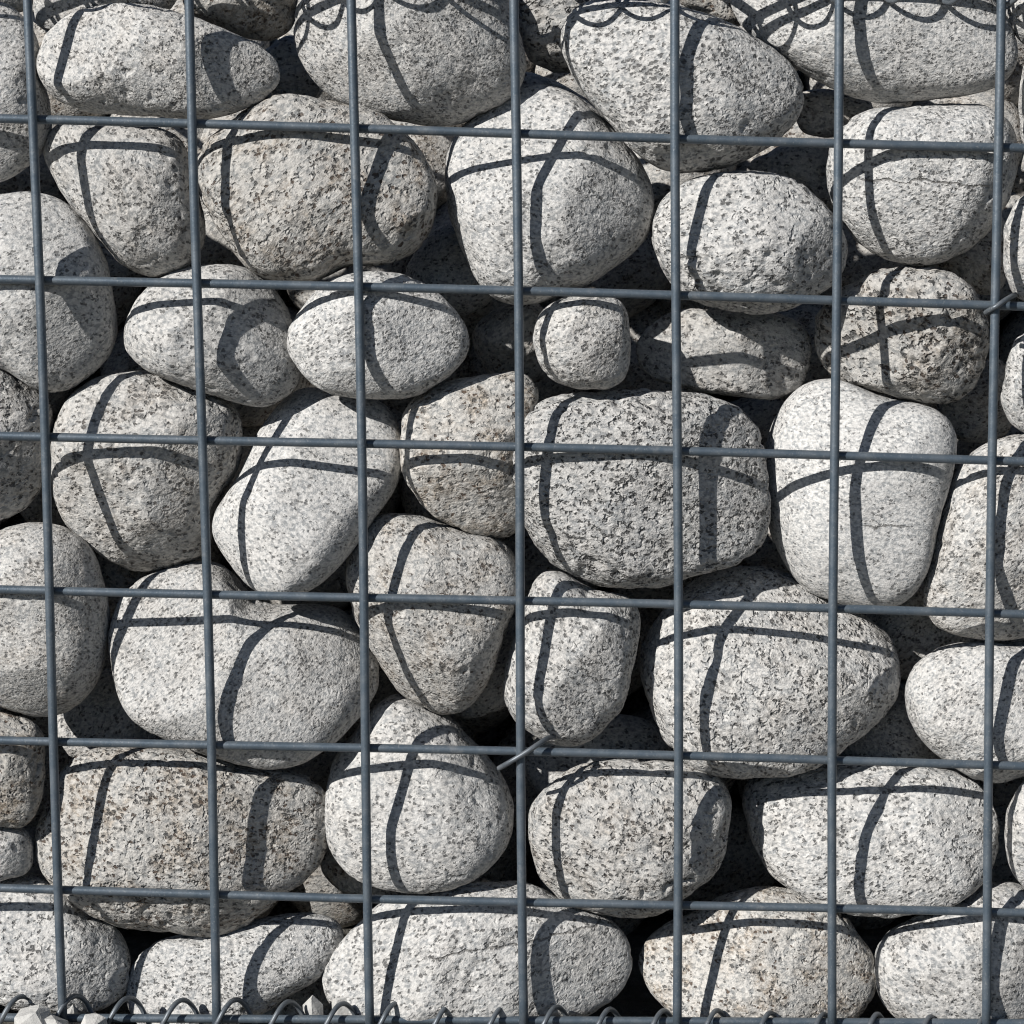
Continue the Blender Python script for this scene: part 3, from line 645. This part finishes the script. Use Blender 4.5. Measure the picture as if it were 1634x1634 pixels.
    ('dark rough stone at the top edge between the big round and the pear-shaped stones',
     (28.9, 85.3, 330.6), [31.8, 32.4, 33.3, 34.0, 34.4, 34.8, 35.4, 36.0, 36.5, 37.1, 38.1, 39.3, 39.7, 38.9, 37.5, 35.8, 33.5, 31.5, 30.2, 29.6, 29.9, 31.1, 33.1, 35.4, 37.1, 37.9, 38.6, 39.6, 40.7, 40.5, 38.7, 36.7, 34.9, 33.4, 32.3, 31.7],
     25.7, 24.4, 2.85, (0.0, -0.1), (0.0, 0.0), 0.3, 0.8, 1.0, 0.75, 28, None),
    ('sunlit tan stone peeping over the pear-shaped stone at the top edge',
     (128.7, 85.5, 342.8), [22.1, 20.9, 20.3, 20.1, 20.1, 20.3, 20.6, 21.0, 21.7, 22.5, 23.5, 24.4, 25.4, 26.6, 28.0, 29.1, 28.5, 26.6, 24.8, 23.4, 22.3, 21.2, 19.9, 18.7, 17.8, 17.5, 17.8, 18.9, 21.2, 24.9, 29.0, 30.9, 31.4, 29.6, 26.4, 23.8],
     16.7, 15.9, 2.85, (0.1, -0.0), (0.0, 0.0), 0.7, 0.5, 0.5, 1.0, 28, None),
    ('shaded stone behind the pitted oval with rusty hollows, right of the lower wire hook',
     (55.4, 122.3, -182.0), [51.0, 50.4, 49.2, 47.6, 44.9, 41.5, 38.6, 36.4, 34.7, 33.5, 33.1, 33.4, 34.5, 36.6, 39.9, 44.3, 48.7, 51.3, 53.1, 53.1, 50.9, 48.0, 44.1, 40.2, 37.1, 34.9, 33.3, 32.5, 32.6, 33.5, 35.4, 38.3, 42.5, 47.2, 50.0, 50.9],
     24.7, 23.5, 2.85, (0.0, -0.0), (0.0, 0.0), 0.2, 0.5, 0.5, 1.0, 28, None),
    ('shaded speckled stone wedged between the wide coarse-grained stone and the right-edge oval',
     (258.5, 111.8, -167.6), [31.3, 30.3, 30.1, 30.7, 32.1, 34.2, 37.2, 41.0, 43.4, 43.0, 40.8, 37.5, 34.6, 32.8, 32.0, 32.5, 34.4, 37.2, 39.6, 39.4, 38.3, 37.2, 36.4, 35.7, 35.0, 34.7, 34.8, 35.3, 36.1, 37.1, 38.6, 40.7, 43.2, 43.7, 38.5, 33.7],
     28.8, 27.4, 2.85, (0.0, -0.0), (0.0, 0.0), 0.15, 0.5, 0.5, 1.0, 28, None),
    ('dark stone in the gap below the tall smooth whitish stone',
     (276.2, 120.4, -93.2), [34.7, 33.9, 33.5, 33.4, 33.3, 33.3, 33.6, 34.4, 35.5, 36.4, 36.6, 36.6, 36.7, 36.9, 36.8, 36.2, 35.8, 35.5, 35.3, 35.1, 34.9, 34.5, 33.9, 33.5, 33.4, 33.6, 34.1, 35.1, 36.4, 37.5, 37.6, 37.4, 37.2, 37.2, 36.9, 35.9],
     27.5, 26.1, 2.85, (0.0, -0.0), (0.0, 0.0), 0.4, 0.5, 0.5, 1.0, 28, None),
    ('shaded stone in the gap left of the upright egg-shaped stone',
     (-42.9, 116.7, 161.5), [30.5, 29.6, 29.2, 29.2, 29.8, 30.8, 31.6, 32.1, 32.4, 32.4, 31.9, 30.6, 29.5, 28.7, 28.5, 28.8, 29.7, 31.0, 32.7, 33.8, 33.1, 31.8, 30.8, 29.8, 29.1, 28.9, 29.2, 29.8, 30.6, 31.2, 31.3, 31.9, 32.3, 31.8, 31.5, 31.2],
     26.1, 24.8, 2.85, (0.0, 0.1), (0.0, 0.0), 0.15, 0.5, 0.5, 1.0, 28, None),
    ('dark stone deep in the gap above the wide brownish-flecked stone',
     (-278.9, 125.8, -151.4), [42.6, 37.9, 34.6, 32.5, 31.5, 31.4, 32.7, 35.4, 39.3, 42.2, 41.2, 39.2, 38.3, 38.8, 40.0, 41.8, 43.7, 45.7, 46.2, 45.7, 44.8, 42.3, 38.2, 34.6, 32.1, 30.6, 30.2, 30.6, 31.8, 34.1, 37.6, 42.5, 47.3, 50.7, 52.4, 49.2],
     29.0, 27.6, 2.85, (0.0, -0.0), (0.0, 0.0), 0.3, 0.5, 0.5, 1.0, 28, None),
    ('small tan stone in the gap below the large half-hidden stone at left',
     (-272.1, 108.2, -48.1), [23.5, 23.9, 24.2, 24.0, 23.2, 22.4, 22.0, 22.1, 22.8, 24.0, 25.7, 27.2, 27.3, 25.8, 24.1, 22.7, 21.7, 21.2, 21.0, 21.0, 21.3, 22.1, 23.2, 24.5, 25.5, 25.9, 26.0, 25.8, 25.1, 24.1, 23.3, 22.8, 22.7, 22.9, 23.1, 23.2],
     18.7, 17.8, 2.85, (0.0, -0.0), (0.0, 0.0), 1.0, 0.5, 0.5, 1.0, 28, None),
    ('dark stone peeping out between the upright warm grey stone and the narrow pale one',
     (-23.3, 105.2, -114.4), [25.6, 26.6, 28.2, 30.6, 33.6, 36.8, 40.1, 41.4, 34.9, 28.0, 23.6, 20.9, 19.4, 18.8, 19.0, 20.0, 21.8, 24.8, 29.2, 33.5, 35.0, 35.4, 35.7, 36.0, 35.5, 32.9, 30.2, 28.3, 27.4, 26.9, 26.5, 25.9, 25.4, 25.1, 25.0, 25.1],
     20.4, 19.4, 2.85, (0.0, -0.0), (0.0, 0.0), 0.4, 0.5, 0.5, 1.0, 28, None),
    ('brown shaded stone peeping out under the pear-shaped stone with a broad base',
     (-105.6, 101.7, -250.6), [32.5, 30.4, 28.4, 26.4, 24.7, 23.6, 22.9, 22.7, 23.0, 23.7, 24.8, 26.3, 28.4, 31.2, 34.3, 35.9, 36.1, 35.9, 33.9, 30.9, 28.2, 25.7, 23.8, 22.5, 21.9, 21.8, 22.2, 23.0, 24.5, 26.8, 29.9, 32.8, 34.5, 35.6, 36.0, 34.6],
     18.8, 17.8, 2.85, (0.0, 0.2), (0.0, 0.0), 0.85, 0.5, 0.5, 1.0, 28, None),
    ('dark stone behind the rough facetted one, left of the rightmost upright wire',
     (313.1, 109.6, 67.2), [22.7, 22.8, 23.4, 24.7, 26.6, 29.3, 32.3, 33.8, 30.3, 26.2, 23.4, 21.7, 20.9, 20.9, 21.6, 22.9, 24.9, 27.1, 28.4, 28.3, 27.8, 27.4, 27.4, 27.5, 27.4, 27.0, 26.2, 25.8, 25.9, 26.4, 27.1, 27.6, 26.8, 25.3, 24.0, 23.1],
     22.6, 21.5, 2.85, (0.0, -0.0), (0.0, 0.0), 0.5, 0.5, 0.5, 1.0, 28, None),
    ('dark brownish stone deep in the gap right of the round cracked bright stone',
     (308.9, 109.2, 165.8), [24.3, 24.8, 25.5, 26.8, 28.8, 31.2, 33.4, 31.2, 25.6, 21.5, 19.0, 17.5, 17.0, 17.3, 18.6, 21.1, 25.8, 33.4, 35.5, 32.2, 29.0, 26.7, 25.1, 23.8, 23.0, 22.6, 22.5, 23.1, 24.4, 26.3, 28.1, 28.4, 27.1, 25.7, 24.8, 24.4],
     22.8, 21.6, 2.85, (0.0, -0.0), (0.0, 0.0), 0.7, 0.5, 0.5, 1.0, 28, None),
    ('small slab with a sunlit rim deep under the long overhanging stone',
     (209.6, 98.0, 263.4), [29.1, 28.0, 24.8, 21.0, 18.3, 16.5, 15.4, 14.7, 14.5, 14.7, 15.3, 16.3, 17.8, 20.0, 22.6, 24.9, 26.4, 26.5, 25.3, 24.1, 23.2, 22.3, 21.2, 19.6, 18.2, 17.0, 16.3, 15.9, 15.8, 16.2, 16.8, 17.9, 19.4, 21.5, 24.5, 27.8],
     14.4, 13.7, 2.85, (0.0, -0.0), (0.0, 0.0), 0.5, 0.5, 0.5, 1.0, 28, None),
    ('dark stone in the gap left of the round cracked bright stone',
     (192.9, 109.8, 226.4), [23.7, 23.9, 24.5, 25.2, 25.0, 23.4, 21.6, 20.2, 19.2, 18.8, 18.8, 19.2, 19.8, 21.0, 22.7, 25.1, 28.7, 33.7, 38.0, 26.0, 20.3, 17.3, 15.6, 14.5, 14.1, 14.1, 14.6, 15.6, 17.6, 22.2, 31.4, 31.4, 28.9, 26.6, 24.9, 24.0],
     19.2, 18.3, 2.85, (0.0, -0.0), (0.0, 0.0), 0.2, 0.5, 0.5, 1.0, 28, None),
    ('dark brown stone deep in the gap left of the smallest squarish stone',
     (-1.2, 121.8, 110.9), [25.9, 26.1, 26.8, 27.9, 29.1, 30.3, 31.2, 31.4, 30.3, 28.8, 27.6, 26.8, 26.6, 26.9, 27.7, 28.9, 29.9, 29.7, 28.6, 27.6, 27.0, 26.9, 27.1, 27.7, 28.6, 29.7, 30.6, 30.7, 30.2, 29.6, 29.3, 29.1, 28.8, 27.9, 26.8, 26.1],
     25.1, 23.8, 2.85, (0.0, -0.1), (0.0, 0.0), 0.6, 0.5, 0.5, 1.0, 28, None),
    ('dark stone at the very bottom under the low slanting stone',
     (-158.5, 96.2, -350.5), [32.0, 31.1, 30.8, 31.2, 32.4, 34.0, 34.6, 32.6, 29.6, 27.1, 25.5, 24.5, 24.2, 24.6, 25.6, 27.3, 29.8, 32.7, 34.7, 35.5, 35.8, 35.6, 34.1, 31.5, 29.2, 27.5, 26.4, 25.8, 25.6, 25.8, 26.5, 27.8, 29.6, 31.9, 33.5, 33.1],
     21.8, 20.8, 2.85, (0.0, -0.0), (0.0, 0.0), 0.3, 0.5, 0.5, 1.0, 28, None),
    ('dark stone in the gap between the tapering oval and the big round stone',
     (-149.3, 102.6, 294.3), [20.0, 19.1, 18.6, 18.7, 19.2, 20.1, 21.5, 23.0, 23.6, 23.4, 22.9, 22.3, 21.8, 21.6, 21.8, 22.3, 23.2, 24.1, 24.0, 22.8, 21.4, 20.3, 19.7, 19.5, 19.7, 20.1, 20.5, 20.9, 21.6, 22.5, 23.6, 25.0, 26.1, 25.6, 23.6, 21.6],
     18.2, 17.3, 2.85, (0.0, -0.0), (0.0, 0.0), 0.3, 0.5, 0.5, 1.0, 28, None),
    ('pinkish stone in the gap above the upright egg-shaped stone',
     (24.7, 146.7, 265.4), [36.2, 32.5, 28.6, 25.7, 23.9, 22.9, 22.5, 22.9, 23.8, 25.3, 27.6, 30.8, 35.1, 37.1, 37.3, 37.0, 36.0, 33.9, 32.2, 30.9, 29.9, 29.0, 27.9, 26.7, 25.9, 25.5, 25.7, 26.3, 27.4, 29.0, 30.7, 32.7, 35.1, 37.7, 39.3, 38.5],
     21.8, 20.7, 2.85, (0.0, -0.0), (0.0, 0.0), 0.8, 0.5, 0.5, 1.0, 28, None),
    ('shadowed stone in the top left corner above the smooth grey one',
     (-329.2, 67.9, 352.0), [21.6, 22.3, 22.9, 23.1, 23.4, 23.9, 24.2, 24.0, 23.1, 22.3, 21.6, 21.0, 20.6, 20.3, 20.2, 20.5, 21.1, 21.9, 22.9, 23.3, 23.2, 23.1, 23.1, 23.5, 23.8, 23.4, 22.7, 22.1, 21.8, 21.8, 21.9, 21.8, 21.3, 20.9, 20.8, 21.1],
     19.9, 19.0, 2.85, (0.1, -0.1), (0.0, 0.0), 0.3, 0.5, 0.5, 1.0, 28, None),
]
CRACKS = {19: (0.0162, 0.1333, 0.0253, 0.0542), 9: (-0.0037, -0.0625, -0.0038, 0.0374), 11: (-0.0181, -0.0764, 0.0134, 0.0123)}
seed = 0
for (label, c, radii, t, tb, n, tilt, apex, warm, spk, rough, br, res, gap) in STONES:
    seed += 1
    v, f = stone_shape([q / 1000 for q in radii], t / 1000, tb / 1000, n, tilt, (apex[0] / 1000, apex[1] / 1000), rough, seed, res)
    if gap is not None:                                     # settle the stone against the mesh
        X, Y, Z = v[:, 0] + c[0] / 1000, v[:, 1] + c[1] / 1000, v[:, 2] + c[2] / 1000
        fx = X * 10 - np.round(X * 10)
        fz = (Z - SHEAR * X) / PITCH_Z - 0.5
        fz = fz - np.round(fz)
        lim = np.full(len(X), 0.0)
        lim[np.abs(fx) < 0.036] = 0.0034
        lim[np.abs(fz) < 0.036] = 0.0093
        c = (c[0], c[1] + (gap - 1000 * float((Y - lim).min())), c[2])
    me = mesh_from('granite_stone', v, f)
    me.materials.append(GRANITE_CRACKED if seed - 1 in CRACKS else GRANITE)
    o = bpy.data.objects.new('granite_stone', me)
    o.location = (c[0] / 1000, c[1] / 1000, c[2] / 1000)
    col.objects.link(o)
    tag(o, label, 'stone', 'granite stones packed in the gabion')
    o['stain'], o['speckle'], o['weathering'], o['paleness'] = warm, spk, rough, br
    o['grain'] = random.Random(seed).uniform(-0.7, 0.7)
    if seed - 1 in CRACKS:
        o['crack_level'], o['crack_slope'], o['crack_mid'], o['crack_half'] = CRACKS[seed - 1]

# ------------------------------------------------------------------ the fill behind and beside the face
rs = random.Random(21)
V, F, off = [], [], 0
def add_fill(x, y, z, size, res):
    global off
    radii = [size * (1 + 0.13 * math.sin(2 * a + rs.random() * 0.2) + 0.05 * math.sin(3 * a)) for a in np.linspace(0, 2 * math.pi, 24, endpoint=False)]
    v, f = stone_shape(radii, size * 0.72, size * 0.72, 2.3, (rs.uniform(-.3, .3), rs.uniform(-.3, .3)), (0, 0), 0.5, rs.random() * 50, res)
    a = rs.uniform(-0.5, 0.5)
    ca, sa = math.cos(a), math.sin(a)
    v = np.stack([v[:, 0] * ca - v[:, 2] * sa + x, v[:, 1] + y, v[:, 0] * sa + v[:, 2] * ca + z], 1)
    V.append(v)
    F.append(f + off)
    off += len(v)
for layer, y in enumerate((0.290, 0.370, 0.450)):
    zi = 0
    z = GROUND_Z + 0.05
    while z < 0.385:
        x = -0.72 + (0.05 if (zi + layer) % 2 else 0)
        while x < 0.75:
            add_fill(x + rs.uniform(-.012, .012), y + rs.uniform(-.008, .008), z + rs.uniform(-.008, .008), rs.uniform(.048, .058), 14 if layer == 0 else 8)
            x += 0.098
        z += 0.078
        zi += 1
for side in (-1, 1):
    for z in np.arange(GROUND_Z + 0.055, 0.34, 0.098):
        for k, x in enumerate((0.455, 0.565, 0.675)):
            for y in (0.062, 0.125):
                add_fill(side * (x + rs.uniform(-.01, .01)), y, z + rs.uniform(-.01, .01), rs.uniform(.050, .058), 14)
me = mesh_from('stone_fill', np.vstack(V), np.vstack(F))
me.materials.append(GRANITE_PLAIN)
fill = bpy.data.objects.new('stone_fill', me)
col.objects.link(fill)
fill['stain'], fill['speckle'], fill['weathering'], fill['paleness'], fill['grain'] = 0.6, 0.5, 0.5, 0.85, 0.3
tag(fill, 'dark mass of stone fill deep in the gaps behind the face stones', 'stone fill', kind='stuff')

# ------------------------------------------------------------------ gravel chips at the foot
def chip_mesh(name, sx, sy, sz, seed):
    r = random.Random(seed)
    bm = bmesh.new()
    for _ in range(34):
        d = Vector((r.gauss(0, 1), r.gauss(0, 1), r.gauss(0, 1))).normalized()
        d = Vector([math.copysign(abs(q) ** 0.45, q) for q in d])
        bm.verts.new((d.x * sx * r.uniform(.85, 1.05), d.y * sy * r.uniform(.85, 1.05), d.z * sz * r.uniform(.85, 1.05)))
    bmesh.ops.convex_hull(bm, input=bm.verts[:])
    bmesh.ops.delete(bm, geom=[q for q in bm.verts if not q.link_faces], context='VERTS')
    lo = min(q.co.z for q in bm.verts)
    k = 2 * sz / (max(q.co.z for q in bm.verts) - lo)
    for q in bm.verts:
        q.co.z = (q.co.z - lo) * k
    me = bpy.data.meshes.new(name)
    bm.to_mesh(me)
    bm.free()
    me.materials.append(LIMESTONE)
    return me

CHIPS = [('largest white angular gravel chip in the bottom left corner', -0.3177, -0.012, 0.013, 0.012, 0.0223), ('white gravel chip touching the foot of the first upright wire', -0.3027, -0.014, 0.008, 0.008, 0.0193), ('small white gravel chip behind the first upright wire', -0.3006, 0.022, 0.008, 0.008, 0.02), ('pointed white gravel chip right of the first upright wire', -0.2789, -0.012, 0.009, 0.008, 0.0193), ('white gravel chip inside the basket foot left of the long cracked stone', -0.1397, 0.022, 0.007, 0.006, 0.02), ('second white gravel chip under the left end of the long cracked stone', -0.1199, 0.024, 0.009, 0.006, 0.019)]
for k, (label, x, y, sx, sy, sz) in enumerate(CHIPS):
    o = bpy.data.objects.new('gravel_chip', chip_mesh('gravel_chip', sx, sy, sz, 40 + k))
    o.location = (x, y, GROUND_Z)
    o.rotation_euler = (0, 0, k * 1.3)
    col.objects.link(o)
    tag(o, label, 'gravel chip', 'white gravel chips at the foot of the basket')

rs = random.Random(77)
bm = bmesh.new()
protos = [chip_mesh('gravel', .012 * rs.uniform(.7, 1.2), .011 * rs.uniform(.7, 1.2), .0075 * rs.uniform(.7, 1.2), 200 + k) for k in range(8)]
GV, GF, off = [], [], 0
for k in range(900):
    x, y = rs.uniform(-.8, .8), rs.uniform(-.5, -.03)
    pm = protos[k % 8]
    a = rs.uniform(0, 6.28)
    ca, sa = math.cos(a), math.sin(a)
    base = len(GV)
    for q in pm.vertices:
        GV.append((q.co.x * ca - q.co.y * sa + x, q.co.x * sa + q.co.y * ca + y, q.co.z + GROUND_Z - 0.002))
    for pg in pm.polygons:
        GF.append([base + i for i in pg.vertices])
bm.free()
me = bpy.data.meshes.new('gravel')
me.from_pydata(GV, [], GF)
me.materials.append(LIMESTONE)
o = bpy.data.objects.new('gravel', me)
col.objects.link(o)
tag(o, 'pale crushed gravel lying on the ground in front of the basket', 'gravel', kind='stuff')
